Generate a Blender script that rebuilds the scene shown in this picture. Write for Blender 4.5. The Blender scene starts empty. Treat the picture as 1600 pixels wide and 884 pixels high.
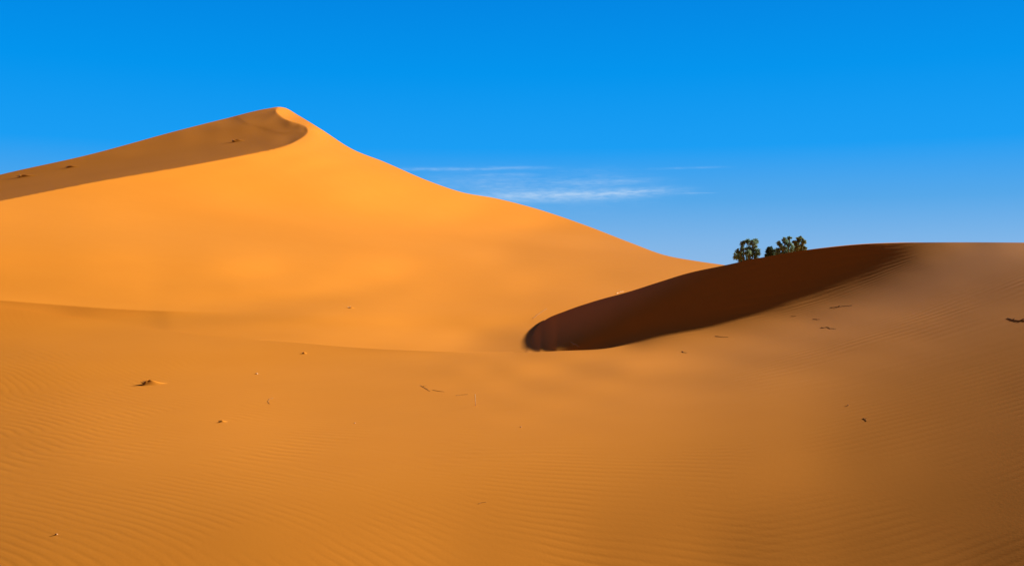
import bpy, bmesh, math, random
import numpy as np
from mathutils import Vector, Matrix, Euler

# ------------------------------------------------------------------ camera
f=1556.;VH=430.;EYE=10.0                     # focal length in photo pixels, horizon row, eye height
SC=bpy.context.scene
SUN_AZ=math.radians(30);SUN_EL=math.radians(21)
cam_d=bpy.data.cameras.new('camera');cam=bpy.data.objects.new('camera',cam_d)
SC.collection.objects.link(cam);SC.camera=cam
cam.location=(0,0,EYE);cam.rotation_euler=(math.radians(90),0,0)
cam_d.sensor_width=36;cam_d.lens=36*f/1600;cam_d.shift_y=-(442-VH)/1600
cam_d.clip_start=.05;cam_d.clip_end=20000
# ------------------------------------------------------------------ exposure
SC.view_settings.view_transform='Standard';SC.view_settings.look='None'
SC.view_settings.exposure=0.85;SC.view_settings.gamma=1
SC.render.engine='CYCLES';SC.cycles.max_bounces=6;SC.cycles.diffuse_bounces=3
# ------------------------------------------------------------------ node helpers
class NT:
    def __init__(s,t): s.t=t;s.n=t.nodes;s.l=t.links
    def new(s,k,**kw):
        n=s.n.new(k)
        for a,b in kw.items(): setattr(n,a,b)
        return n
    def put(s,i,v):
        if isinstance(v,bpy.types.NodeSocket): s.l.new(v,i)
        else: i.default_value=v
    def m(s,op,a,b=0.0,c=0.0,clamp=False):
        n=s.new('ShaderNodeMath',operation=op,use_clamp=clamp)
        s.put(n.inputs[0],a);s.put(n.inputs[1],b);s.put(n.inputs[2],c);return n.outputs[0]
    def mix(s,fac,a,b,blend='MIX'):
        n=s.new('ShaderNodeMix',data_type='RGBA',blend_type=blend)
        s.put(n.inputs[0],fac);s.put(n.inputs[6],a);s.put(n.inputs[7],b);return n.outputs[2]
    def noise(s,vec,scale,detail=2,rough=.5,dist=0):
        n=s.new('ShaderNodeTexNoise');s.put(n.inputs['Vector'],vec);n.inputs['Scale'].default_value=scale
        n.inputs['Detail'].default_value=detail;n.inputs['Roughness'].default_value=rough;n.inputs['Distortion'].default_value=dist
        return n.outputs[0]
    def ramp(s,fac,stops,interp='LINEAR'):
        n=s.new('ShaderNodeValToRGB');s.put(n.inputs[0],fac);e=n.color_ramp.elements;n.color_ramp.interpolation=interp
        while len(e)<len(stops): e.new(.5)
        for q,(p,c) in zip(e,stops): q.position=p;q.color=(*c,1)
        return n.outputs[0]
    def mr(s,v,a,b,c=0.,d=1.,smooth=True):
        n=s.new('ShaderNodeMapRange',interpolation_type='SMOOTHSTEP' if smooth else 'LINEAR')
        for i,q in enumerate((v,a,b,c,d)): s.put(n.inputs[i],q)
        return n.outputs[0]
    def vec(s,x,y,z):
        n=s.new('ShaderNodeCombineXYZ')
        for i,q in enumerate((x,y,z)): s.put(n.inputs[i],q)
        return n.outputs[0]
# ------------------------------------------------------------------ world: clear desert sky with a few thin wisps
w=bpy.data.worlds.new('World');SC.world=w;w.use_nodes=True
N_=NT(w.node_tree);N_.n.clear()
sky=N_.new('ShaderNodeTexSky',sky_type='NISHITA',sun_disc=False)
sky.sun_elevation=SUN_EL;sky.sun_rotation=math.radians(90)-SUN_AZ
sky.altitude=700;sky.air_density=1.0;sky.dust_density=.3;sky.ozone_density=3
tc=N_.new('ShaderNodeTexCoord');sp=N_.new('ShaderNodeSeparateXYZ');N_.l.new(tc.outputs['Generated'],sp.inputs[0])
X_,Y_,Z_=sp.outputs
el_=N_.m('MULTIPLY',N_.m('ARCSINE',Z_),57.2958)
az_=N_.m('MULTIPLY',N_.m('ARCTAN2',X_,Y_),57.2958)      # 0 straight ahead, + to the right
elr=N_.m('DIVIDE',el_,60.,clamp=True)
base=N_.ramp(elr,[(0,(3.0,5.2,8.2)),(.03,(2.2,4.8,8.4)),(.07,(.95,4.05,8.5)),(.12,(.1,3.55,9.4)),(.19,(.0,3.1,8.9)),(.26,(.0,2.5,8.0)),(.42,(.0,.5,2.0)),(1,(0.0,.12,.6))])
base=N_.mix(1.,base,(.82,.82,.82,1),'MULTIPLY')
# warm tone added low in the unseen sky, as fill for the shaded slopes
warm_fill=N_.m('MULTIPLY',N_.mr(Y_,.84,.1),N_.mr(el_,50.,20.))
base=N_.mix(warm_fill,base,(.95,.5,.24,1))
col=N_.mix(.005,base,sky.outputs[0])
def wisp(col,a0,a1,e0,th,tilt,strength,seed):
    # a long thin cloud between azimuths a0..a1 at elevation e0 (degrees)
    ac=(a0+a1)/2;hw=(a1-a0)/2
    v=N_.vec(N_.m('MULTIPLY',az_,.35),N_.m('MULTIPLY',el_,2.2),seed)
    wob=N_.m('MULTIPLY',N_.m('SUBTRACT',N_.noise(v,.8,3,.55),.5),th*1.8)
    dx=N_.m('DIVIDE',N_.m('SUBTRACT',az_,ac),hw)
    ee=N_.m('SUBTRACT',N_.m('ADD',el_,wob),N_.m('ADD',e0,N_.m('MULTIPLY',dx,tilt)))
    g=N_.m('EXPONENT',N_.m('MULTIPLY',N_.m('POWER',N_.m('DIVIDE',N_.m('ABSOLUTE',ee),th),2.),-1.))
    hx=N_.mr(N_.m('ABSOLUTE',dx),1.,.25)
    tex=N_.mr(N_.noise(N_.vec(N_.m('MULTIPLY',az_,1.1),N_.m('MULTIPLY',el_,6.),seed+4),1.2,5,.62),.3,.72,.25,1.)
    k=N_.m('MULTIPLY',N_.m('MULTIPLY',g,hx),N_.m('MULTIPLY',tex,strength),clamp=True)
    return N_.mix(k,col,(4.4,6.0,7.9,1))
D_=lambda u:math.degrees(math.atan((u-800)/f))
E_=lambda v:math.degrees(math.atan((VH-v)/f))
for (u0,u1,v,th,tilt,s_,sd) in [(680,1115,304,.24,.14,.75,1.),(740,960,311,.22,.05,.3,11.),(560,900,264,.10,.07,.30,2.),(720,860,273,.08,.03,.16,3.),(820,1080,285,.12,.12,.22,4.),(990,1160,265,.06,.03,.14,5.),(640,1080,298,.8,0,.22,6.),(600,860,285,.5,.1,.12,7.),(1040,1130,304,.03,0,.3,8.)]:
    col=wisp(col,D_(u0),D_(u1),E_(v),th,tilt,s_,sd)
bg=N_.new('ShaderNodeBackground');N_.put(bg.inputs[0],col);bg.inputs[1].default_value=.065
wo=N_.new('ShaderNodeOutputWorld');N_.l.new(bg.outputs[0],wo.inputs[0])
# ------------------------------------------------------------------ sun
sd=bpy.data.lights.new('sun','SUN');sd.energy=4.8;sd.angle=math.radians(.9);sd.color=(1,.93,.82)
so=bpy.data.objects.new('sun',sd);SC.collection.objects.link(so)
Ld=Vector((math.cos(SUN_EL)*math.cos(SUN_AZ),math.cos(SUN_EL)*math.sin(SUN_AZ),math.sin(SUN_EL)))
so.rotation_euler=Ld.to_track_quat('Z','Y').to_euler();so.location=(60,30,60)

# ------------------------------------------------------------------ terrain description
# The dunes are smooth depth surfaces (spline coefficients) cut by crest lines
SKY2=[(-300,352),(-150,313),(0,273),(140,241.5),(280,203.6),(350,186),(420,169.5),(435,167.5),(444,168.5),(467,181),(503,203),(548,232),(600,253),(670,283),(722,300.5),(775,310),(827,323),(915,352),(985,379),(1037,398),(1090,408),(1132,414),(1200,424),(1400,440),(1900,450)]
LIP=[(-300,462),(-100,472),(0,480),(100,494),(200,508),(300,521),(367,528),(455,534),(560,543),(680,548.5),(750,550.5),(810,550.5),(877,548),(956,543),(994,535),(1030,526),(1074,514),(1150,500),(1300,480),(1500,465),(1900,455)]
T1=[(820,550.5),(827,536),(834,519),(842,507),(853,499),(883,486),(927,471),(986,454.6),(1030,440.5),(1074,427),(1132,414.5),(1150,410.6),(1175,405),(1200,400.6),(1225,396),(1260,390.6),(1300,386),(1336,382.5),(1417,379.2),(1500,378.6),(1600,379),(1900,384)]
FOLD=[(-400,392),(-150,344),(0,314),(140,286),(280,261.5),(350,248.5),(386,241.5),(421,234.5),(448,227),(466,218.7),(477,211.5),(481,205),(477.5,198),(466.6,193.4),(452,189),(441,183.4),(432.5,176),(431.5,171.7),(434,166),(434,140)]
def pch(P,u):
    P=np.array(P,float);x,y=P[:,0],P[:,1];h=np.diff(x);d=np.diff(y)/h
    m=np.zeros(len(x));m[1:-1]=np.where(d[1:]*d[:-1]>0,2*d[1:]*d[:-1]/(d[1:]+d[:-1]+1e-12),0)
    m[1:-1]=(d[1:]*h[:-1]+d[:-1]*h[1:])/(h[1:]+h[:-1]);m[0]=d[0];m[-1]=d[-1]
    u=np.asarray(u,float);i=np.clip(np.searchsorted(x,u)-1,0,len(h)-1);t=np.clip((u-x[i])/h[i],0,1)
    return y[i]*(1+2*t)*(1-t)**2+h[i]*m[i]*t*(1-t)**2+y[i+1]*t*t*(3-2*t)+h[i]*m[i+1]*t*t*(t-1)
# smooth dense fold
FP=np.array(FOLD,float)
def cr(P,n=8):
    o=[]
    for i in range(len(P)-1):
        a=P[max(i-1,0)];b=P[i];c=P[i+1];d=P[min(i+2,len(P)-1)]
        for t in np.arange(n)/n: o.append(.5*((2*b)+(c-a)*t+(2*a-5*b+4*c-d)*t*t+(3*b-a-3*c+d)*t**3))
    o.append(P[-1]);return np.array(o)
FD=cr(FP)
def d3(u,v):
    u=np.asarray(u,float).ravel();v=np.asarray(v,float).ravel()
    best=np.full(u.shape,1e9);sg=np.ones(u.shape)
    for i in range(len(FD)-1):
        a=FD[i];b=FD[i+1];ab=b-a;w=np.stack([u-a[0],v-a[1]],-1)
        t=np.clip((w@ab)/(ab@ab),0,1);q=w-t[:,None]*ab;dd=np.hypot(q[:,0],q[:,1])
        c=ab[0]*w[:,1]-ab[1]*w[:,0]
        m=dd<best-1e-9;best[m]=dd[m];sg[m]=np.where(c[m]<0,1,-1)
    return best*sg
def bs(x,x0,dx,n):
    t=(np.asarray(x)-x0)/dx;B=np.zeros((len(t),n))
    i=np.clip(np.floor(t).astype(int),0,n-4);w=t-i
    for k,c in enumerate([(1-w)**3/6,(3*w**3-6*w**2+4)/6,(-3*w**3+3*w**2+3*w+1)/6,w**3/6]): B[np.arange(len(t)),i+k]=c
    return B
G1=dict(u0=-160,du=42,nu=49,v0=350,dv=25,nv=29)
G2=dict(u0=-160,du=50,nu=32,v0=130,dv=19,nv=28)
n1=G1['nu']*G1['nv'];n2=G2['nu']*G2['nv'];NJ=10;NK=36;NC=10
N=n1+n2+NJ+NK+NJ+NC
def tens(G,u,v):
    A=bs(u,G['u0'],G['du'],G['nu']);B=bs(v,G['v0'],G['dv'],G['nv'])
    return (A[:,:,None]*B[:,None,:]).reshape(len(u),-1)
CRE=[(-300,455),(-100,463),(0,469),(100,477),(200,484),(300,487),(400,485),(500,478),(600,468)]
def crev(u):
    u=np.asarray(u,float);return sum(pch(CRE,u+o) for o in (-60,-40,-20,0,20,40,60))/7
def cb(u,v):
    d=np.maximum(crev(u)-v,0);w=np.clip((600-u)/240,0,1);w=w*w*(3-2*w)
    return bs(u,-190,80,NC+1)[:,:NC]*(w*d/60*np.exp(-(d/45)**2))[:,None]
def jb(u):
    # jump basis on (812,1012)
    B=bs(u,812-0,(1012-812)/(NJ-3+6)*1.0,NJ+6)[:,3:3+NJ]
    return B*((u>812)&(u<1030))[:,None]
def kb(u,v):
    d=np.maximum(d3(u,v),0)
    a=bs(u,-200,80,12);b=np.stack([np.ones_like(d),d/60,(d/60)**2],-1)
    return (a[:,:,None]*b[:,None,:]).reshape(len(u),-1)*(d/60)[:,None]
def basis(u,v,r):
    u=np.asarray(u,float);v=np.asarray(v,float);M=np.zeros((len(u),N))
    a=r<2
    if a.any():
        M[a,:n1]=tens(G1,u[a],v[a])
        c=a&(r==1); 
        if c.any(): M[c,n1+n2:n1+n2+NJ]=jb(u[c]);M[c,n1+n2+NJ+NK:n1+n2+NJ+NK+NJ]=jb(u[c])*(np.maximum(pch(LIP,u[c])-v[c],0)/40)[:,None]
    b=r==2
    if b.any():
        M[b,n1:n1+n2]=tens(G2,u[b],v[b]); M[b,n1+n2+NJ:n1+n2+NJ+NK]=kb(u[b],v[b]);M[b,n1+n2+NJ+NK+NJ:]=cb(u[b],v[b])
    return M
def region(u,v):
    lip=pch(LIP,u);t1=np.where(u>820,pch(T1,u),lip)
    sk=pch(SKY2,u)
    r=np.where(v>lip,0,np.where((u>820)&(v>t1),1,np.where(v>sk,2,-1)))
    return r
COEF=np.array([
340728,335887,330999,325930,320738,316385,316524,313783,312049,308640,299884,290779,285645,280958,272543,261347,250786,240943,230324,219815,211371,204553,
198492,192699,187415,182856,179008,175620,172352,342795,338090,333479,329003,324535,318888,317293,314785,312935,308614,298806,290316,285762,280072,270180,
258613,248430,238420,227490,217596,209807,203314,197291,191618,186551,182285,178643,175321,172112,344951,340283,335678,331161,326458,320304,318206,315794,
313779,308300,297767,290191,285787,278638,267292,255914,246034,235640,224819,215641,208386,202051,196084,190565,185794,181806,178313,175029,171866,347247,
342444,337556,332491,327073,321652,319147,316826,314533,307719,296887,290289,285654,276816,264553,253581,243686,232909,222409,213913,207014,200757,194870,
189589,185145,181397,177997,174744,171643,349641,344626,339440,333937,328220,323058,320073,317904,315143,306895,296199,290534,285234,274729,262167,251643,
241412,230305,220277,212342,205638,199427,193692,188724,184605,181037,177690,174476,171454,352182,346948,341584,335964,330237,325037,321023,318993,315594,
305843,295770,290797,284424,272424,259973,249728,239015,227846,218395,210861,204245,198108,192610,187999,184164,180707,177395,174240,171301,355174,349589,
344018,338474,332858,326778,321924,320123,315784,304739,295632,290991,283190,270051,257971,247716,236506,225588,216719,209448,202869,196863,191680,187431,
183802,180397,177127,174046,171171,358920,352773,346732,340999,335931,331334,322955,321242,315863,303871,295806,291069,281632,267805,256289,245630,234076,
223576,215218,208096,201589,195805,190962,187018,183490,180112,176898,173890,171069,363737,356824,350006,343391,337063,330616,323417,322578,315647,303331,
296232,291008,280023,266073,254853,243649,231878,221844,213832,206791,200420,194926,190451,186697,183205,179861,176713,173773,170991,369815,361906,354000,
346040,337960,329918,323480,323965,315086,303107,296780,290813,278450,264690,253583,241777,229928,220326,212515,205528,199339,194205,190050,186407,182942,
179647,176571,173687,170927,377200,368161,359060,349788,340534,332107,326382,324705,314631,303064,297399,290407,276844,263445,252292,239917,228185,218963,
211246,204324,198406,193650,189727,186141,182705,179477,176468,173621,170884,386031,375772,365496,355218,345252,336204,328940,325591,314141,303269,297982,
289781,275229,262278,250866,238038,226615,217699,210005,203212,197651,193240,189459,185895,182505,179351,176395,173573,170871,396434,384852,373331,362118,
351532,341919,333503,325638,313968,303717,298567,288975,273738,261208,249339,236218,225212,216492,208791,202213,197049,192912,189204,185666,182347,179264,
176344,173546,170900,408576,395426,382461,370036,358433,347672,337367,326465,313771,304285,299085,288020,272475,260340,247855,234580,223972,215324,207637,
201374,196590,192632,188956,185469,182234,179207,176310,173550,170961,422565,407466,392617,378420,365130,352629,340447,327707,313532,304980,299465,286935,
271472,259618,246454,233148,222855,214179,206606,200740,196262,192388,188738,185324,182169,179173,176302,173591,171040,438456,420792,403443,386847,371249,
356603,342562,328588,313430,305760,299696,285698,270606,258875,244990,231832,221779,213059,205742,200315,196041,192199,188579,185251,182144,179163,176328,
173663,171149,456039,435210,414759,395109,376690,359585,343566,328134,313291,306564,299632,284275,269783,257874,243303,230518,220649,211960,205075,200046,
195895,192067,188507,185245,182147,179183,176388,173764,171286,474975,450546,426490,403347,381678,361800,343953,328008,313357,307347,299274,282663,268946,
256367,241337,229169,219428,210943,204594,199868,195783,191991,188513,185275,182175,179236,176479,173891,171438,494576,466519,438779,411984,386775,363782,
343712,327081,313473,308080,298509,280938,268006,254355,239298,227850,218187,210100,204257,199728,195686,191971,188555,185321,182227,179316,176595,174036,
171592,513813,482668,451734,421513,392747,366347,343346,324882,312267,309161,297017,279300,266890,251939,237468,226567,217014,209445,204018,199595,195620,
191992,188614,185376,182295,179415,176728,174185,171728,531309,498305,465201,432224,400247,370512,344407,323881,312015,310016,294878,277984,265321,249387,
235842,225274,215923,208960,203812,199472,195588,192038,188669,185429,182369,179526,176863,174320,171842,545338,512386,478868,444427,409820,377058,348253,
324771,309874,311374,292126,276749,263350,246721,234408,223793,214967,208543,203609,199350,195574,192069,188693,185454,182432,179631,176984,174427,171928,
554281,523462,491718,457893,421865,386072,354938,330857,313582,311051,288254,276701,260018,244741,232662,222317,214073,208178,203367,199222,195504,191995,
188617,185424,182475,179719,177073,174499,171974,557086,529653,501586,471298,436706,398164,362617,341303,333923,304827,288983,273903,257673,242420,231099,
220772,213396,207777,203110,199048,195330,191807,188464,185369,182506,179773,177122,174529,171966,553576,529387,505395,480893,452777,415971,372043,346983,
324437,304485,285097,273632,253613,241177,229052,219610,212774,207374,202841,198818,195097,191600,188332,185346,182523,179792,177129,174504,171899,544166,
522123,500642,480739,462047,437860,395060,361281,323147,298230,287199,268686,251436,239335,227092,218646,212166,206981,202546,198542,194855,191418,188266,
185332,182510,179768,177079,174414,171756,529068,508281,487311,466841,449815,438271,391675,348678,316865,295882,286944,263162,250284,236584,225481,217741,
211554,206582,202192,198229,194597,191269,188195,185270,182440,179682,176959,174247,171541,507974,487881,466728,441771,407856,357341,324417,308621,301373,
299415,279984,260667,247985,233705,224143,216757,210969,206114,201763,197835,194269,191029,188007,185107,182288,179515,176755,173996,171257,480882,460161,
437863,408926,366489,324215,309906,305102,303986,298141,272536,259752,243981,231556,222706,215830,210340,205555,201240,197349,193863,190698,187725,184864,
182057,179262,176460,173668,170917,448793,425829,402059,374373,328613,312066,307390,305234,301608,293543,270260,256246,240616,229524,221307,214920,209620,
204898,200633,196832,193458,190371,187439,184589,181761,178921,176082,173277,170532,414148,389021,362379,332977,314990,309436,306978,303593,300024,289829,
266491,252097,237524,227523,219958,213946,208789,204144,199994,196347,193095,190068,187148,184267,181380,178491,175634,172834,170084,380029,356146,333001,
317001,311199,308718,305505,302582,298993,283569,261652,247423,234400,225547,218570,212867,207837,203333,199370,195888,192727,189726,186777,183829,180886,
177976,175127,172330,169548,350979,333434,318592,313574,310434,307500,304455,302147,295886,275076,256027,242571,231437,223590,217135,211679,206829,202546,
198778,195395,192239,189195,186198,183222,180277,177391,174558,171740,168917,330645,321470,315458,312271,309383,306561,303950,301053,289335,265629,250565,
238293,228819,221741,215694,210496,205904,201852,198199,194802,191587,188496,185476,182509,179605,176749,173903,171050,168211,319840,316196,314109,311134,
308388,305873,303334,297769,278492,257892,245854,234786,226608,219980,214307,209440,205120,201216,197551,194093,190843,187738,184716,181780,178901,176030,
173150,170279,167452,316280,315473,313355,310466,307800,305428,301690,290189,267248,251992,241429,231835,224476,218234,213001,208477,204361,200474,196764,
193308,190067,186965,183962,181038,178129,175214,172312,169452,166650,316088,315125,312354,309586,307316,304332,296533,277814,258303,246975,237332,228971,
222222,216506,211686,207407,203383,199499,195843,192440,189226,186145,183156,180196,177240,174304,171415,168584,165799,316761,314138,311728,309196,306580,
300461,286533,266170,251841,242520,233453,226086,220014,214792,210277,206123,202151,198367,194812,191459,188266,185195,182188,179202,176241,173330,170477,
167668,164882,317643,315378,311271,308596,303422,292107,274545,257440,247102,238183,229805,223457,217907,213128,208826,204749,200862,197175,193687,190383,
187218,184142,181109,178118,175188,172320,169493,166688,163895,317993,314687,310744,306159,296805,280420,263908,251592,242857,233760,226766,221000,215966,
211541,207380,203388,199557,195917,192489,189248,186118,183027,179981,177011,174117,171269,168445,165636,162847,318884,312578,309922,301681,285906,269261,
256555,246961,237914,230120,224031,218775,214194,209949,205847,201911,198156,194592,191240,188046,184923,181839,178818,175880,173000,170153,167328,164527,
161754,321906,314401,308182,291858,274864,261150,251019,241748,233609,227025,221623,216854,212500,208300,204240,200384,196722,193254,189973,186786,183637,
180551,177570,174663,171797,168963,166155,163375,160626,325025,312342,298785,280696,265584,254781,245730,237150,230085,224424,219516,215028,210751,206574,
202596,198850,195290,191887,188624,185419,182224,179147,176210,173346,170522,167721,164946,162198,159484,324934,308123,290221,270749,258794,249292,241025,
233214,227266,222191,217502,213091,208888,204803,200933,197295,193820,190430,187137,183896,180711,177693,174813,172000,169220,166460,163723,161015,158336,
319107,301609,278800,263343,252935,244610,236729,230163,224951,220093,215478,211165,207034,203077,199337,195780,192308,188902,185582,182347,179240,176292,
173456,170677,167930,165208,162510,159836,157189,306037,286960,268337,257152,247904,240352,233377,227776,222829,218006,213553,209308,205261,201405,197737,
194184,190714,187325,184031,180873,177859,174964,172152,169395,166676,163983,161313,158668,156051,289579,273916,261146,251601,243175,236689,230795,225697,
220669,216070,211684,207506,203508,199662,195957,192415,189024,185732,182552,179501,176556,173694,170902,168162,165459,162785,160137,157517,154928,273174,
263567,255149,246182,239316,233830,228939,223403,218748,214169,209855,205695,201660,197737,194056,190631,187359,184217,181173,178200,175299,172468,169693,
166963,164270,161611,158983,156389,153831,257345,253515,249074,243198,236589,230295,225942,221064,216936,212249,208038,203853,199881,196190,192651,189164,
185859,182718,179749,176933,174132,171283,168502,165799,163125,160481,157866,155289,152731,718643,674728,631380,589403,549567,512457,478414,447412,419005,
392835,370289,355213,345686,338010,330877,324635,318257,314374,316287,315854,315586,315935,317766,320393,323015,325296,327228,329003,733960,688290,643027,
598692,555966,515524,478160,444762,416462,393412,371074,357153,348205,340445,333295,327951,323107,319499,318451,317287,314746,316753,318981,320499,321507,
322289,322977,323602,748722,701666,654709,608157,562609,518923,478276,442043,412119,391276,372416,359818,351103,342849,335426,330115,325710,321809,320133,
318387,316793,319259,320270,320124,319600,319119,318758,318411,761945,714365,666417,618007,569735,522853,478999,440071,408898,388784,373424,363236,354359,
345567,337656,332089,327781,323393,321363,319835,317438,321628,320513,318699,316976,315630,314573,313660,772655,725774,677863,628280,577468,527147,480042,
438665,405891,386807,375938,367300,357839,348773,340047,334292,329885,324989,322474,321174,318673,318772,318138,316005,313717,311911,310550,309409,780260,
734879,688041,638289,585516,531537,480396,437813,401845,386585,379650,371088,361635,352176,342599,336604,332215,326897,323617,322333,320106,318675,315380,
312345,310052,308351,306924,305582,785281,740576,694814,645949,592608,535731,478748,429777,397951,387537,383651,374789,365323,355631,345300,338829,334548,
329123,325083,323540,321509,319125,312276,308796,306985,305521,303803,301913,789673,741705,694822,647390,595327,537880,476797,422544,395177,391475,386726,
379398,369192,359363,348352,341022,336868,331178,326862,324754,322700,320804,310512,307054,305570,303736,301101,298083,796443,738045,683969,636398,587719,
531374,459873,412397,396419,394892,390110,384057,374304,363504,351939,343778,339078,333358,327985,325813,324195,321423,311285,308631,306196,302647,298410,
293984,807597,732082,660697,603422,561511,482812,430023,405359,399655,397791,393789,388182,379707,368180,355695,346969,341225,335431,329150,326646,325931,
321285,312577,312506,307341,301294,295433,289744,820820,728537,633118,537890,473575,429229,410282,405995,403796,400609,397433,392101,384520,372988,359550,
349833,343527,337670,330884,328408,327273,321053,314061,312337,305787,298721,292096,285712,829580,726363,618074,487377,413386,406349,408124,412425,406891,
404454,401029,396374,388917,377884,363675,352959,346510,341882,336179,333286,327463,321577,315123,307588,301390,295105,288656,282141,830464,717987,604262,
458982,424490,418523,420728,414855,411936,407928,405241,400865,393770,382875,368339,357042,350596,346645,341097,337944,327369,322606,316047,304145,297724,
291721,285430,278970,825116,708195,580733,491483,465782,443913,421474,420613,416168,412292,408985,405571,398744,388191,373474,361381,354995,350166,343969,
339806,327407,324393,315954,306009,297018,289610,282862,276137,816580,730933,661850,621284,460389,445305,434532,423489,421794,416732,412955,409692,403996,
393665,379064,365286,358055,352180,346003,341021,328003,326384,315880,308895,297301,289031,281370,273612,818361,760912,709358,647431,535804,481179,449998,
433372,425569,422521,417439,413990,409195,399624,384985,369882,360829,355114,349244,341704,330691,327685,318469,308596,299238,290174,280746,271262,827249,
777374,722689,653305,571902,502828,475924,448011,432674,427512,423871,419063,414531,406013,391373,376108,365831,358921,352903,343493,333394,329735,320802,
309896,302820,291419,280065,269020,834210,781802,724439,660212,595459,537612,499242,469841,443847,433944,429743,425392,419687,412435,398106,382566,372644,
363615,354664,347005,336387,332324,323731,309978,300518,290080,278601,266943,835030,780713,724672,667678,613064,563312,521321,487660,459936,442612,435528,
431181,426101,418433,405067,387529,377281,367304,358260,350056,338911,334502,325780,311967,299781,287683,276217,264706,830376,777665,725278,674311,625998,
580853,539510,503800,474597,453086,442496,437427,432808,424054,411489,393120,380969,370827,361066,352506,340673,335640,329559,312011,295909,284906,273666,
261980,822534,773723,725740,679467,635345,593416,553985,518477,488503,465444,450861,442828,437760,430541,416600,400024,385449,373285,363490,353992,342683,
337728,326764,306757,296226,283538,270950,258576,813537,769193,725556,683112,642223,603008,565824,531623,501701,477154,458958,448337,442449,438035,419706,
402005,387689,377457,366792,354769,344145,339230,318454,303310,293079,280377,267491,254743,804573,764377,724565,685488,647459,610762,575832,543307,514001,
488889,469040,455999,446068,442498,423553,404141,389732,380024,368300,354641,345262,337469,308470,294738,285928,275169,263001,250386,796136,759453,722981,
686951,651600,617337,584574,553735,525455,500499,479527,462646,449786,445091,428536,405887,391605,381528,369744,355008,346395,336294,312784,294397,281368,
269764,257743,245293,788351,754658,721129,687871,655037,623051,592288,563079,535929,511413,489909,471806,458038,449860,429846,407159,392489,381327,370689,
355373,345145,331476,313627,295372,279487,265671,252632,239670,781220,750190,719260,688488,657987,628125,599171,571466,545418,521425,499919,481461,466493,
453224,432988,407926,392852,381841,370631,353807,341525,327572,311818,294836,278192,262742,248230,234079,774777,746075,717465,688962,660608,632664,605384,
579041,553983,530478,508808,489079,470515,450947,428452,407645,393265,382356,371554,355503,339876,324651,309118,292859,276338,260138,244445,229062,768969,
742419,715882,689381,662934,636732,610971,585860,561591,538284,516007,494380,472647,450144,427799,407835,393279,382866,369803,354646,338431,322327,306339,
290177,273779,257319,240972,224774,763645,739093,714474,689776,665096,640506,616120,591975,568192,544813,521658,498440,474947,451534,429425,409835,394026,
381045,367230,352210,336207,319835,303529,287230,270805,254250,237644,221009,758607,735918,713134,690227,667213,644150,620905,597509,574013,550368,526458,
502274,478032,454448,432434,412671,395335,379733,364614,349179,333250,316921,300532,284095,267621,251035,234344,217589,753722,732795,711800,690660,669306,
647651,625477,602692,579319,555408,530963,506252,481734,458130,435971,415516,396631,379024,362327,346077,329917,313679,297314,280875,264330,247750,231052,
214264,748905,729699,710465,691094,671374,651108,629973,607754,584453,560228,535385,510361,485733,462093,439604,418248,397875,378524,360240,343003,326470,
310238,293998,277572,261057,244447,227770,211039,62,563,961,1543,2111,2288,1903,1212,562,-9,165795,75103,-267372,281061,-391964,202727,250863,-334411,124222,
231507,-357122,178702,184627,-227292,62101,202629,-304737,96505,184679,-298185,75446,143214,-169924,35457,125195,-77500,30043,83187,-76810,-23246,65940,
-525412,302626,-2157623,4185537,-3444379,-10229,-16967,-21006,-21414,-17430,-10931,-5027,-1985,-756,8,48279,14175,9772,10545,10615,9376,12196,16783,-2082,
-5990,
],float)*1e-5

def lam(u,v,r):
    u=np.asarray(u,float).ravel();v=np.asarray(v,float).ravel()
    out=np.empty(len(u));r=np.broadcast_to(r,u.shape)
    for i in range(0,len(u),20000):
        out[i:i+20000]=basis(u[i:i+20000],v[i:i+20000],r[i:i+20000])@COEF
    return out
def point(u,v,r):
    D=math.exp(lam([u],[v],r)[0]);return Vector((D*(u-800)/f,D,EYE+D*(VH-v)/f)),D
def lin(a,b,n): return np.linspace(a,b,n)

class Sheet:
    def __init__(s): s.v=[];s.f=[];s.n=0
    def grid(s,P,flip=False,mask=None):      # P: rows x cols x 3
        R,C=P.shape[:2];b=s.n;s.v.append(P.reshape(-1,3));s.n+=R*C
        i,j=np.meshgrid(np.arange(R-1),np.arange(C-1),indexing='ij')
        if mask is not None: i=i[:,mask];j=j[:,mask]
        i=i.ravel();j=j.ravel();a=b+i*C+j
        q=np.stack([a,a+1,a+C+1,a+C],-1)
        if flip: q=q[:,::-1]
        s.f.append(q)
    def build(s,name,mat):
        v=np.concatenate(s.v);q=np.concatenate(s.f)
        me=bpy.data.meshes.new(name);me.vertices.add(len(v));me.vertices.foreach_set('co',v.astype('f').ravel())
        me.loops.add(q.size);me.polygons.add(len(q));me.loops.foreach_set('vertex_index',q.astype('i').ravel())
        me.polygons.foreach_set('loop_start',np.arange(0,q.size,4,dtype='i'));me.polygons.foreach_set('loop_total',np.full(len(q),4,'i'))
        me.polygons.foreach_set('use_smooth',np.ones(len(q),bool));me.update(calc_edges=True);me.validate()
        me.materials.append(mat);o=bpy.data.objects.new(name,me);SC.collection.objects.link(o);o['kind']='structure';return o

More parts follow.
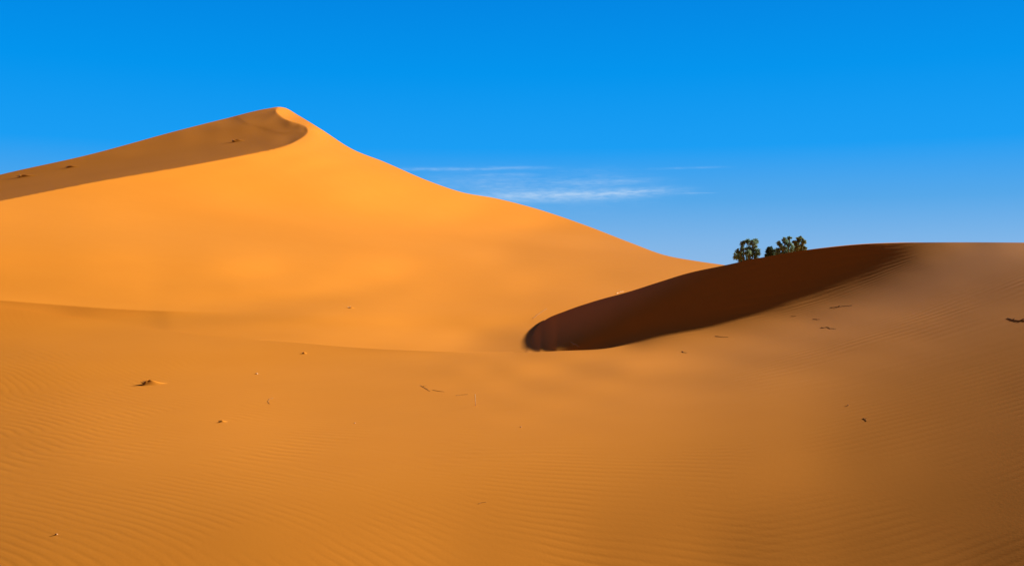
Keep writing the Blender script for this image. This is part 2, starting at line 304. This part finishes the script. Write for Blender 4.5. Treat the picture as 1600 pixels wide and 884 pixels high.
UC=np.r_[-1000:-200:40,-200:-20:6,-20:1621:1.6,1626:1800:6,1800:2801:40]
UE=np.clip(UC,-130,1730)                     # beyond the surveyed azimuths the edge profile carries on
def world(D,s,U): # D,s rows x cols
    return np.stack([D*(U-800)/f,D,EYE+D*s],-1)
def fall(x):
    x=np.clip(x/60,0,1);return 1-x*x*(3-2*x)
LP=pch(LIP,UE);_J=lam(UE,LP,2)-lam(UE,LP,0)
_d=np.where(_J<.004,.004-_J,0);_k=np.exp(-np.linspace(-2,2,31)**2);_d=np.convolve(np.pad(_d,15,mode='edge'),_k/_k.sum(),'valid');_u820=np.argmin(abs(UC-818))
DEL=np.where(UC<=818,_d,_d[_u820]*np.clip((850-UC)/32,0,1))      # the trough never comes nearer than the lip in front of it
def sample(vtop,vbot,n,r,U,Uc):
    t=lin(0,1,n)[:,None];V=vbot+(vtop-vbot)*t
    l=lam(np.broadcast_to(Uc,V.shape),V,r).reshape(V.shape)
    if r==2: l=l+DEL*fall(pch(LIP,Uc)-V)
    D=np.exp(l);s=np.broadcast_to((VH-V)/f,D.shape).copy()
    # past the last surveyed azimuth the sand keeps its sideways slope and levels out gently
    for side,ue,js in ((-1,-130.,np.where(U<-130)[0]),(1,1730.,np.where(U>1730)[0])):
        if not len(js): continue
        j=js[0];v=V[:,j];w=np.full_like(v,ue);q=lambda du,dv:lam(w+du,v+dv,r)
        lu=q(1,0)-q(-1,0);lv=np.minimum(q(0,1)-q(0,-1),-1e-5)
        zx=np.clip(lu/lv,-.4,.4)[:,None]*side        # rise per metre going outward
        du=abs(U[js]-ue);s[:,js]+=zx*(420/f)*(1-np.exp(-du/420))
    return D,s
def back(D,s,drops,steps,steep=0.):
    # continuation behind a crest: the sand rolls over and falls away
    z=D*s;Dd=[D];zz=[z]
    for st,sl in zip(steps,drops):
        D=D+st;z=z-st*(sl+steep);Dd.append(D);zz.append(z)
    Dd=np.array(Dd);return Dd,np.array(zz)/Dd

lip=pch(LIP,UE);t1=np.where(UE>820,pch(T1,UE),lip);s2=pch(SKY2,UE)
g=Sheet()
# near sheet: from under the camera up to the lip
D,s=sample(lip,np.full_like(lip,990.),330,0,UC,UE)
D0=D[0];z0=(D*s)[0]
nr=[];nz=[]
for k in lin(0,1,9)[:-1]:
    d=.3+(D0-.3)*k;nr.append(d);nz.append((-1.72+(z0+1.72)*k)/d)
Pn=world(np.vstack([np.array(nr),D]),np.vstack([np.array(nz),s]),UC)
g.grid(Pn)
m=(UC[:-1]<1020)
Db,sb=back(D[-1],s[-1],[.02,.1,.2,.3,.3,.3],[.15,.4,.8,2,4,6],np.clip((400-UC)/100,0,1)*.6+np.clip((UC-800)/30,0,1)*.8)
g.grid(world(Db,sb,UC),mask=m)
# the dark slip slope and the right dune above the lip line
msk=UC[:-1]>=818
TIPW=np.clip((872-UC)/30,0,1);TIPW=TIPW*TIPW*(3-2*TIPW)
msk_full=UC>=817
DLT=TIPW*(lam(UE,t1,2)+DEL*fall(LP-t1)-lam(UE,t1,1))
lo=np.where(UE<1010,lip+1.2,lip)
D,s=sample(t1,lo,190,1,UC,UE)
TT=lin(0,1,190)[:,None];TT=TT*TT*(3-2*TT);TT=TT+(1-TT)*np.clip((884-UC)/44,0,1);D=D*np.exp(np.where(msk_full,DLT,0)*TT)
g.grid(world(D,s,UC),mask=msk)
Db,sb=back(D[0],s[0],[-.0,-.1,-.2],[0,-1,-2]); Db=np.vstack([D[0],D[0]-.6,D[0]-2]);sb=np.vstack([s[0],(D[0]*s[0]-.5)/Db[1],(D[0]*s[0]-1.6)/Db[2]])
g.grid(world(Db,sb,UC),mask=(UC[:-1]>=856)&(UC[:-1]<1000),flip=True)
Db,sb=back(D[-1],s[-1],[.0,.05,.1,.16,.22,.25,.25,.25],[.1,.3,.6,1.5,3,6,12,18],np.clip((960-UC)/60,0,1)*.3+.05)
rim=np.clip((UC-1215)/90,0,1)*np.clip((1480-UC)/70,0,1);Db[1:]+=0;zb=Db*sb
zb[1:]+=(.017*rim)*np.array([0 if i==0 else 1 for i in range(1,len(Db))])[:,None];sb=zb/Db
g.grid(world(Db,sb,UC),mask=UC[:-1]>872)
# far sheet: trough and the tall dune
h=Sheet()
B2=np.where(UE>820,t1,lip)
B2=np.where(UC>1132,np.minimum(s2+12,pch(T1,UE)+60),B2)
keep=UC[:-1]<1230
bot=np.where(UE<300,B2,B2+1.0)
top=s2
bot=np.maximum(bot,top+2)
D,s=sample(top,bot,330,2,UC,UE)
h.grid(world(D,s,UC),mask=keep)
gap=np.where(UC>835,np.maximum(D[0]-np.exp(lam(UE,t1,1)),.3),.3)   # how far the hidden hollow reaches forward, behind the near crest
bl=np.clip((UC-835)/40,0,1);Db=[D[0]];zb=[D[0]*s[0]]
for fr,dr0,dr1 in ((.25,.4,.02),(.5,.9,.05),(.75,1.5,.09),(1.,2.2,.14),(1.5,4.,.5),(2.,6.,1.2)):
    Db.append(D[0]-gap*fr*np.where(bl>0,1.,1.5));zb.append(D[0]*s[0]-(dr0*(1-bl)+dr1*gap*bl))
Db=np.array(Db);sb=np.array(zb)/Db
h.grid(world(Db,sb,UC),mask=keep,flip=True)
Db,sb=back(D[-1],s[-1],[.0,.06,.2,.35,.45,.5,.45,.3],[.3,.8,1.5,3,8,15,20,40])
h.grid(world(Db,sb,UC),mask=keep)
# ------------------------------------------------------------------ sand material
def sand(name,ripple=True):
    m=bpy.data.materials.new(name);m.use_nodes=True;T=NT(m.node_tree);T.n.clear()
    geo=T.new('ShaderNodeNewGeometry');P=geo.outputs['Position']
    sx=T.new('ShaderNodeSeparateXYZ');T.l.new(P,sx.inputs[0]);x,y,z=sx.outputs
    c1=T.noise(P,.07,3,.5);c2=T.noise(P,1.3,4,.6)
    col=T.mix(T.mr(c1,.3,.7),(.775,.272,.024,1),(.80,.286,.028,1))
    col=T.mix(T.m('MULTIPLY',T.mr(c2,.3,.75),.10),col,(.70,.22,.022,1))
    fine=T.noise(P,160,2,.6)
    col=T.mix(T.m('MULTIPLY',T.mr(fine,.45,.75),.08),col,(.6,.18,.025,1))
    b=T.new('ShaderNodeBsdfPrincipled');b.inputs['Roughness'].default_value=.95;b.inputs['Specular IOR Level'].default_value=.05
    T.put(b.inputs['Base Color'],col)
    # wind ripples: trains of slightly wandering crests, patchy
    warp=T.m('MULTIPLY',T.m('SUBTRACT',T.noise(P,.13,2,.5),.5),1.6)
    warp2=T.m('MULTIPLY',T.m('SUBTRACT',T.noise(P,.9,2,.5),.5),.34)
    wsum=T.m('ADD',warp,warp2)
    def lerp(k,far_,near_): return T.m('ADD',T.m('MULTIPLY',far_,k),T.m('MULTIPLY',near_,T.m('SUBTRACT',1.,k)))
    near9=T.mr(T.m('ADD',y,T.m('MULTIPLY',T.m('SUBTRACT',T.noise(P,.5,2,.5),.5),4.)),8.0,10.5)
    def train(ax,ay,wl,seed,slope,ns=.33):
        ph=T.m('ADD',T.m('ADD',T.m('MULTIPLY',x,ax),T.m('MULTIPLY',y,ay)),T.m('MULTIPLY',wsum,min(max(wl/.24,.4),1.)))
        q=T.m('SINE',T.m('MULTIPLY',ph,6.2832/wl))
        q=T.m('ADD',q,T.m('MULTIPLY',T.m('SINE',T.m('ADD',T.m('MULTIPLY',ph,12.566/wl),1.2)),.22))
        msk=T.mr(T.noise(T.vec(x,T.m('MULTIPLY',y,.7),seed),ns,4,.65),.38,.62,.06,1.)
        return T.m('MULTIPLY',T.m('MULTIPLY',q,msk),slope*wl/6.2832)
    ang=T.m('DIVIDE',x,T.m('ADD',T.m('ABSOLUTE',y),3.))      # where on the field we stand: west, middle, east
    wa=T.mr(ang,.06,-.16);wc=T.mr(ang,.08,.24);wb=T.m('SUBTRACT',1.,T.m('MAXIMUM',wa,wc))
    far=T.mr(y,8.5,13.)
    hgt=T.m('ADD',T.m('MULTIPLY',lerp(near9,train(.74,.67,.15,1.,.025,.8),train(.70,.71,.09,2.,.018,1.2)),wa),T.m('MULTIPLY',lerp(near9,train(.36,.93,.16,5.,.030,.8),train(.40,.92,.10,6.,.021,1.2)),wb))
    east=T.mix(far,train(-.1,.99,.10,9.,.017,1.1),train(.0,1.,.27,14.,.042,.9))
    es=T.new('ShaderNodeSeparateColor');T.l.new(east,es.inputs[0])
    hgt=T.m('ADD',hgt,T.m('MULTIPLY',es.outputs[0],wc))
    hgt=T.m('MULTIPLY',hgt,T.mr(T.m('SUBTRACT',y,T.m('MAXIMUM',T.m('MULTIPLY',x,2.),0.)),14.,25.,1.,.2))
    grain=T.noise(P,45,3,.65)
    hh=T.m('ADD',hgt,T.m('MULTIPLY',grain,.0005))
    med=T.noise(T.vec(T.m('MULTIPLY',x,.5),y,z),.8,3,.5)
    hh=T.m('ADD',hh,T.m('MULTIPLY',med,.003))
    bp=T.new('ShaderNodeBump');bp.inputs['Distance'].default_value=1.0;bp.inputs['Strength'].default_value=1.0
    T.put(bp.inputs['Height'],hh if ripple else T.m('ADD',T.m('MULTIPLY',grain,.001),T.m('MULTIPLY',T.m('MULTIPLY',hgt,.18),T.mr(y,45.,28.))));T.l.new(bp.outputs[0],b.inputs['Normal'])
    o=T.new('ShaderNodeOutputMaterial');T.l.new(b.outputs[0],o.inputs[0]);return m
WL=.27;RA=.0035
SAND=sand('rippled_sand');SAND2=sand('smooth_sand',False)
ground=g.build('ground',SAND);hill=h.build('sand_dune',SAND2)
# the wide desert floor under and around everything, out to the horizon
rr=np.r_[0:40:4.,50:200:15.,250:1000:80.,1200:9000:900.];aa=np.linspace(0,2*math.pi,97)
RR,AA=np.meshgrid(rr,aa,indexing='ij');PX=RR*np.sin(AA);PY=RR*np.cos(AA)
front=np.clip((PY+1)/8,0,1)
PZ=EYE-1.8-front*9.0+.0+np.where(RR>200,np.sin(PX*.006)*np.cos(PY*.008)*3*0,0)
k=Sheet();k.grid(np.stack([PX,PY,PZ],-1),flip=True);k.build('desert_floor',SAND2)
# ------------------------------------------------------------------ things
def flat_mat(name,c1,c2,scale=8.,rough=.9,thin=None):
    m=bpy.data.materials.new(name);m.use_nodes=True;T=NT(m.node_tree);T.n.clear()
    tc=T.new('ShaderNodeTexCoord');n=T.noise(tc.outputs['Object'],scale,3,.6)
    b=T.new('ShaderNodeBsdfPrincipled');b.inputs['Roughness'].default_value=rough;b.inputs['Specular IOR Level'].default_value=.15
    T.put(b.inputs['Base Color'],T.mix(T.mr(n,.35,.65),(*c1,1),(*c2,1)))
    out=b.outputs[0]
    if thin:                     # light coming through thin leaves
        tr=T.new('ShaderNodeBsdfTranslucent');tr.inputs[0].default_value=(*thin,1);mx=T.new('ShaderNodeMixShader');mx.inputs[0].default_value=.45
        T.l.new(out,mx.inputs[1]);T.l.new(tr.outputs[0],mx.inputs[2]);out=mx.outputs[0]
    o=T.new('ShaderNodeOutputMaterial');T.l.new(out,o.inputs[0]);return m
BARK=flat_mat('grey_brown_bark',(.12,.11,.10),(.24,.23,.21),9)
LEAF=flat_mat('grey_green_foliage',(.10,.21,.17),(.33,.52,.48),3.2,thin=(.22,.34,.22))
LEAF2=flat_mat('dark_green_foliage',(.04,.085,.065),(.11,.18,.15),4,thin=(.05,.09,.05))
LEAF3=flat_mat('olive_foliage',(.12,.18,.08),(.28,.34,.20),3.5,thin=(.22,.26,.10))
DARK=flat_mat('dark_dry_wood',(.09,.052,.03),(.16,.09,.045),30)
BROWN=flat_mat('brown_dry_wood',(.30,.16,.07),(.42,.24,.11),30)
PALE=flat_mat('bleached_dry_stem',(.88,.60,.32),(.95,.74,.46),30)
STONE=flat_mat('pale_stone',(.62,.42,.24),(.78,.58,.38),40)
def mesh_obj(name,bm,mat,parent=None,smooth=True):
    me=bpy.data.meshes.new(name);bm.to_mesh(me);bm.free()
    for q in me.polygons: q.use_smooth=smooth
    me.materials.append(mat);o=bpy.data.objects.new(name,me);SC.collection.objects.link(o)
    if parent: o.parent=parent
    return o
def tag(o,label,cat,group=None):
    o['label']=label;o['category']=cat
    if group:o['group']=group
    return o
def empty(name,loc,label,cat,group=None):
    o=bpy.data.objects.new(name,None);o.empty_display_size=.2;SC.collection.objects.link(o);o.location=loc
    return tag(o,label,cat,group)
def tube(bm,pts,r0,r1,n=6):
    pts=[Vector(p) for p in pts];rings=[]
    for i,p in enumerate(pts):
        d=(pts[min(i+1,len(pts)-1)]-pts[max(i-1,0)]).normalized()
        a=d.cross(Vector((.13,.31,.94)) if abs(d.z)<.9 else Vector((1,0,0))).normalized();b=d.cross(a)
        r=r0+(r1-r0)*i/(len(pts)-1)
        rings.append([bm.verts.new(p+a*r*math.cos(2*math.pi*k/n)+b*r*math.sin(2*math.pi*k/n)) for k in range(n)])
    for A,B in zip(rings,rings[1:]):
        for k in range(n): bm.faces.new((A[k],A[(k+1)%n],B[(k+1)%n],B[k]))
    bm.faces.new(rings[0][::-1]);bm.faces.new(rings[-1])
def bend(a,b,rng,amt,n=5):
    a=Vector(a);b=Vector(b);L_=(b-a).length;o=[]
    w=Vector((rng.uniform(-1,1),rng.uniform(-1,1),rng.uniform(-.4,1)))*amt*L_
    for i in range(n+1):
        t=i/n;o.append(a.lerp(b,t)+w*math.sin(math.pi*t)+Vector([rng.uniform(-1,1)*amt*L_*.12 for _ in range(3)])*(0<i<n))
    return o
# ---- trees behind the right-hand crest.  Clumps are given across / up in photo pixels at the tree's own distance, plus depth in metres
def tree(name,uc,vb,D,base_drop,clumps,label,cat,leaf,seed,nleaf=230,group=None):
    rng=random.Random(seed);m=D/f
    zb=EYE+(VH-vb)*m-base_drop
    root=empty(name,((uc-800)*m,D,zb),label,cat,group)
    bm=bmesh.new();cl=[Vector(((u-uc)*m,d,EYE+(VH-v)*m-zb)) for u,v,r,d in clumps]
    fork=Vector((0,0,base_drop*.45))
    tube(bm,bend((0,0,-.15),fork,rng,.06,4),.075,.06)
    for k,c in enumerate(cl):
        mid=fork.lerp(c,.5)+Vector((rng.uniform(-.08,.08),rng.uniform(-.1,.1),rng.uniform(-.02,.1)))
        tube(bm,bend(fork,mid,rng,.07,4),.038,.024,5);tube(bm,bend(mid,c,rng,.1,4),.024,.008,5)
        for _ in range(4):
            e=c+Vector([rng.gauss(0,1) for _ in range(3)]).normalized()*clumps[k][2]*m*1.05
            tube(bm,bend(mid.lerp(c,.75),e,rng,.1,3),.009,.003,4)
    mesh_obj('trunk',bm,BARK,root)
    bm=bmesh.new()
    for c,(u,v,r,d) in zip(cl,clumps):
        R=r*m*1.2
        subs=[]
        for _ in range(9):
            q=Vector([rng.gauss(0,1) for _ in range(3)]).normalized()*R*rng.uniform(.35,1.0);q.z*=.9;subs.append((c+q,R*rng.uniform(.25,.55)))
        for _ in range(int(nleaf*2.6)):
            s_,sr=rng.choice(subs);p=s_+Vector([rng.gauss(0,.55) for _ in range(3)])*sr
            a=Vector([rng.gauss(0,1) for _ in range(3)]).normalized();a.z+=.6;a.normalize();b=a.orthogonal().normalized()
            b.rotate(Matrix.Rotation(rng.uniform(0,6.28),3,a))
            l=rng.uniform(.04,.08);w_=l*rng.uniform(.28,.45)
            vs=[bm.verts.new(p+x) for x in (-a*l*.5,b*w_*.5+a*.05*l,a*l*.55,-b*w_*.5)]
            bm.faces.new(vs)
    mesh_obj('crown',bm,leaf,root,False);return root
TD=39.
tree('tree',1166,406,TD,1.25,[(1151,400,6,.0),(1153,393,4,-.2),(1158,398,6,.2),(1160,388,4,-.1),(1161,380,3.6,0),(1168,397,7,-.2),(1170,388,4,.1),(1170,377,3.6,.1),(1176,380,4.5,-.1),(1181,377,3.2,0),(1180,384,3,.1),(1177,393,5,.1),(1183,398,4.6,-.1),(1184,392,3,.1),(1172,403,7,.2),(1160,405,6,0),(1183,404,5,0)],
     'widest grey-green tree with an open twin-topped crown, standing alone left of the others','tree',LEAF,11,260,'trees behind the dune crest')
tree('bush',1203,403,TD-2.5,.85,[(1198,399,3.4,0),(1203,388,2.8,0),(1201,393,4,.1),(1206,393,3.6,-.1),(1204,399,4.6,0),(1199,403,4,0),(1208,400,3,.1),(1204,405,4,0)],
     'smallest dark green rounded bush between the lone tree and the taller pair','bush',LEAF2,5,330,'trees behind the dune crest')
tree('tree',1227,398,TD+.8,1.3,[(1215,391,4,0),(1217,380,3.4,0),(1220,383,3.2,.1),(1222,388,4,-.1),(1225,374,3.4,0),(1229,378,3.6,.1),(1233,373,2.8,-.1),(1233,382,4,0),(1228,388,4.4,.15),(1236,388,5.2,-.2),(1216,397,4.6,0),(1224,396,5,0),(1234,395,6,.1),(1211,396,2.2,0)],
     'grey-green open-crowned tree standing between the small dark bush and the rightmost olive tree','tree',LEAF,23,240,'trees behind the dune crest')
tree('tree',1250,394,TD-.6,1.25,[(1242,379,2.8,0),(1247,375,3,0),(1252,372.5,2.4,.1),(1253,378,3.6,-.1),(1247,383,4.4,.1),(1254,385,4,0),(1244,389,4.6,-.1),(1252,391,5,.1),(1258,388,2.4,0),(1244,395,5,0),(1255,394,4,0)],
     'rightmost tree behind the dune crest, narrow and olive green with a spiky top','tree',LEAF3,37,230,'trees behind the dune crest')
# ---- litter on the sand
def pxm(u,v,r):
    P,D=point(u,v,r);return P,D/f
def stick(name,pts,r,r0,r1,mat,label,cat='twig',seed=1,lift=.3,extra=()):
    """a twig lying on the sand through photo points (u,v), radii in photo pixels at its distance"""
    rng=random.Random(seed);P0,m=pxm(*pts[0],r);root_loc=P0
    W=[]
    for i,(u,v) in enumerate(pts):
        P,_=pxm(u,v,r);W.append(P-root_loc+Vector((0,0,r0*m*lift)))
    # refine
    Q=[]
    for a,b in zip(W,W[1:]):
        for k in range(4): Q.append(a.lerp(b,k/4)+Vector((rng.uniform(-1,1),rng.uniform(-1,1),rng.uniform(0,1)))*r0*m*.5)
    Q.append(W[-1]);bm=bmesh.new();tube(bm,Q,r0*m*.6,r1*m*.6,6)
    for (i,du,dv,h,rr_) in extra:        # side shoots: from point i, pixels across, up, metres toward the camera
        a=Q[min(i,len(Q)-1)];b=a+Vector((du*m,h,dv*m));tube(bm,bend(a,b,rng,.12,3),rr_*m,rr_*m*.4,5)
    o=mesh_obj(name,bm,mat);o.location=root_loc;return tag(o,label,cat)
def pebble(u,v,r,w_,h_,mat,label,cat='stone',seed=0,name='stone'):
    P,m=pxm(u,v,r);bm=bmesh.new();bmesh.ops.create_icosphere(bm,subdivisions=2,radius=1);rng=random.Random(seed)
    for q in bm.verts:
        k=1+rng.uniform(-.16,.16);q.co=Vector((q.co.x*w_*m/2*k,q.co.y*w_*m*.4*k,q.co.z*h_*m/2*k))
    o=mesh_obj(name,bm,mat);o.location=P+Vector((0,0,h_*m*.22));o.rotation_euler=(0,.15,rng.uniform(0,3));return tag(o,label,cat)
def buried_tuft(u,v,r,w_,h_,label,seed,stems=26,mound=1.,stem_px=5,mat=DARK,side=1,tail=0.,smat=None):
    """dry tuft drowned in a little wind-built mound; sizes in photo pixels at its distance"""
    P,m=pxm(u,v,r);rng=random.Random(seed);root=empty('buried_tuft',P,label,'tuft')
    # local slope of the sand so that the mound sits on it
    A,_=pxm(u+3,v,r);B,_=pxm(u,v-2,r)
    n=(A-P).cross(B-P).normalized();n=n if n.z>0 else -n
    zx,zy=-n.x/n.z,-n.y/n.z
    bm=bmesh.new();R=w_*m/2;N1,N2=16,40
    c=bm.verts.new((0,0,h_*m*mound));rings=[]
    for i in range(1,N1+1):
        q=i/N1;ring=[]
        for k in range(N2):
            a=2*math.pi*k/N2
            x=math.cos(a)*q*R*(1.+tail*max(0,math.cos(a))**2)
            if math.cos(a)<0: x*=.55
            y=math.sin(a)*q*R*.9
            hgt=h_*m*mound*(math.cos(math.pi*q)*.5+.5)**1.1*(1+.12*math.sin(3*a+seed))
            ring.append(bm.verts.new((x,y,hgt+zx*x+zy*y-.012*m*q-(.4*m if i==N1 else 0))))
        rings.append(ring)
    for k in range(N2): bm.faces.new((c,rings[0][k],rings[0][(k+1)%N2]))
    for a,b in zip(rings,rings[1:]):
        for k in range(N2): bm.faces.new((a[k],b[k],b[(k+1)%N2],a[(k+1)%N2]))
    mesh_obj('sand_mound',bm,smat or SAND2,root)
    bm=bmesh.new()
    for _ in range(stems):
        a=rng.uniform(0,6.28);q=rng.uniform(0,.26)*R;b=Vector((-R*.22+math.cos(a)*q,math.sin(a)*q-.1*R,h_*m*mound*.55))
        t=b+Vector((rng.uniform(-1,.5),rng.uniform(-.8,.6),rng.uniform(.1,.9)))*stem_px*m
        tube(bm,bend(b-Vector((0,0,.3*h_*m)),t,rng,.18,3),.32*m,.12*m,4)
    mesh_obj('dry_stems',bm,mat,root);return root
buried_tuft(232,600,0,44,6.5,'dark dry tuft half buried in a bright little sand mound on the left foreground',3,30,1.,2.6,DARK,tail=.4)
buried_tuft(346,659,0,22,2.6,'low sand hump with a few buried stems, below and right of the dark tuft',4,6,1.,2,BROWN)
buried_tuft(367,222,2,22,3.2,'tuft with a pale sand hump high on the shaded slope just under the dune summit',7,14,1.,2.6,BROWN,tail=.8)
buried_tuft(34,277,2,26,3.2,'leftmost sand-drowned tuft on the shaded slope, near the left edge of the photo',8,16,1.,3,BROWN,tail=1.)
buried_tuft(108,262,2,20,2.6,'faint sand-drowned tuft on the shaded slope, second from the left edge',9,10,1.,2.6,BROWN,tail=1.)
buried_tuft(475,552,0,11,2.2,'tiny sand hump with straw just in front of the left part of the hollow rim',12,5,1.,2,PALE)
buried_tuft(548,481,2,14,1.8,'pale straw scraps on the sunlit floor of the hollow, left of its centre',13,8,1.,2.6,PALE)
stick('curved_twig',[(427,622),(421,623),(418.5,627),(421,631)],0,.42,.25,BROWN,'thin hook-shaped brown twig lying alone on the left foreground sand',seed=2)
stick('twig',[(657,602),(664,606),(672,611)],0,.4,.25,BROWN,'small forked brown twig, left end of the trail of scraps before the upright straw',seed=3,extra=((2,7,1.5,0,.3),(5,8,-1,0.0,.3)))
stick('twig',[(676,609),(686,611),(694,612)],0,.4,.25,BROWN,'short thin twig in the middle of the trail of scraps before the upright straw',seed=4)
stick('twig',[(712,618),(721,616.5),(731,616)],0,.4,.3,BROWN,'straight thin twig just left of the upright pale straw',seed=5)
P,m=pxm(743,634,0);bm=bmesh.new();tube(bm,[(0,0,-.03),(-.3*m,0,8*m),(-.6*m,.0,18.5*m)],.75*m,.45*m,6)
o=mesh_obj('dry_stalk',bm,PALE);o.location=P;tag(o,'pale dry straw standing upright out of the central foreground sand','straw')
stick('twig',[(1283,511.5),(1287,512),(1293,510.8),(1298,513),(1306,513.5)],0,.5,.22,DARK,'dark arched twig on the right dune slope, below the longer dark scrap',seed=6)
stick('twig',[(1298,480.5),(1308,479.5),(1318,478),(1332,477)],0,.42,.2,DARK,'longest dark flat scrap of wood with pale tip, on the right dune under the shadow',seed=7,extra=((5,1.5,1.8,-.01,.9),))
stick('twig',[(1270,498.5),(1274,498.4),(1281,498.8)],0,.4,.2,BROWN,'tiny brown twig left of the two dark scraps on the right dune',seed=8)
stick('branch',[(1574,497),(1582,499.5),(1590,501),(1599,500.5),(1612,502)],0,.6,.9,DARK,'thick dark branch half sunk in the sand at the right edge of the photo','branch',seed=9,extra=((8,9,-3,-.02,.8),(4,5,3,.02,.5),(10,14,5,.0,.7)))
stick('sprig',[(1349,653),(1352,655),(1354,658)],0,.5,.3,DARK,'tiny dark sprig alone on the lower right sand',seed=10,extra=((3,3,1,0,.3),))
stick('twig',[(1066,548.5),(1068,550.5),(1073,551)],0,.55,.3,DARK,'tiny dark twig just below the right end of the hollow rim',seed=11)
stick('twig',[(1118,525),(1125,526),(1138,526.5)],0,.45,.25,DARK,'thin dark twig on the right slope, right of the hollow rim and under the shadow',seed=12)
stick('twig',[(1236,494),(1244,493.5)],0,.3,.2,BROWN,'faintest short twig on the right dune close below the shadow edge',seed=13)
stick('long_stem',[(832,498),(840,492),(847,487),(854,482)],2,.5,.35,BROWN,'long straight dark stem on the sunlit sand just above the tip of the shadow','stem',seed=14)
stick('twig',[(963,459),(967,457),(974,455.5)],2,.7,.3,PALE,'pale scrap on the lit sand just above the upper edge of the shadow','twig',seed=15,extra=((3,4,2,0,.35),))
stick('twig',[(892,534.5),(898,538),(905,542)],1,.6,.35,PALE,'pale bent twig inside the lower left end of the shadow',seed=16,extra=((4,7,-.5,0,.35),(4,-6,-2.,0,.35)))
stick('twig',[(747,787),(752,785),(760,784)],0,.5,.3,BROWN,'short brown twig low in the centre of the foreground',seed=17)
pebble(401,584,0,4,1.8,STONE,'pale flat stone between the big dark tuft and the tiny straw hump',seed=1)
pebble(554,661,0,2.4,1.6,STONE,'small pale stone left of the centre foreground, below the trail of twigs',seed=2)
pebble(814,667,0,2.6,1.8,STONE,'small pale stone right of and below the upright straw',seed=3)
pebble(1325,633,0,2.6,1.8,STONE,'small pale stone above and left of the tiny dark sprig',seed=4)
pebble(88,835,0,5,3,BROWN,'small brown lump in the lower left corner of the foreground','stone',seed=5)
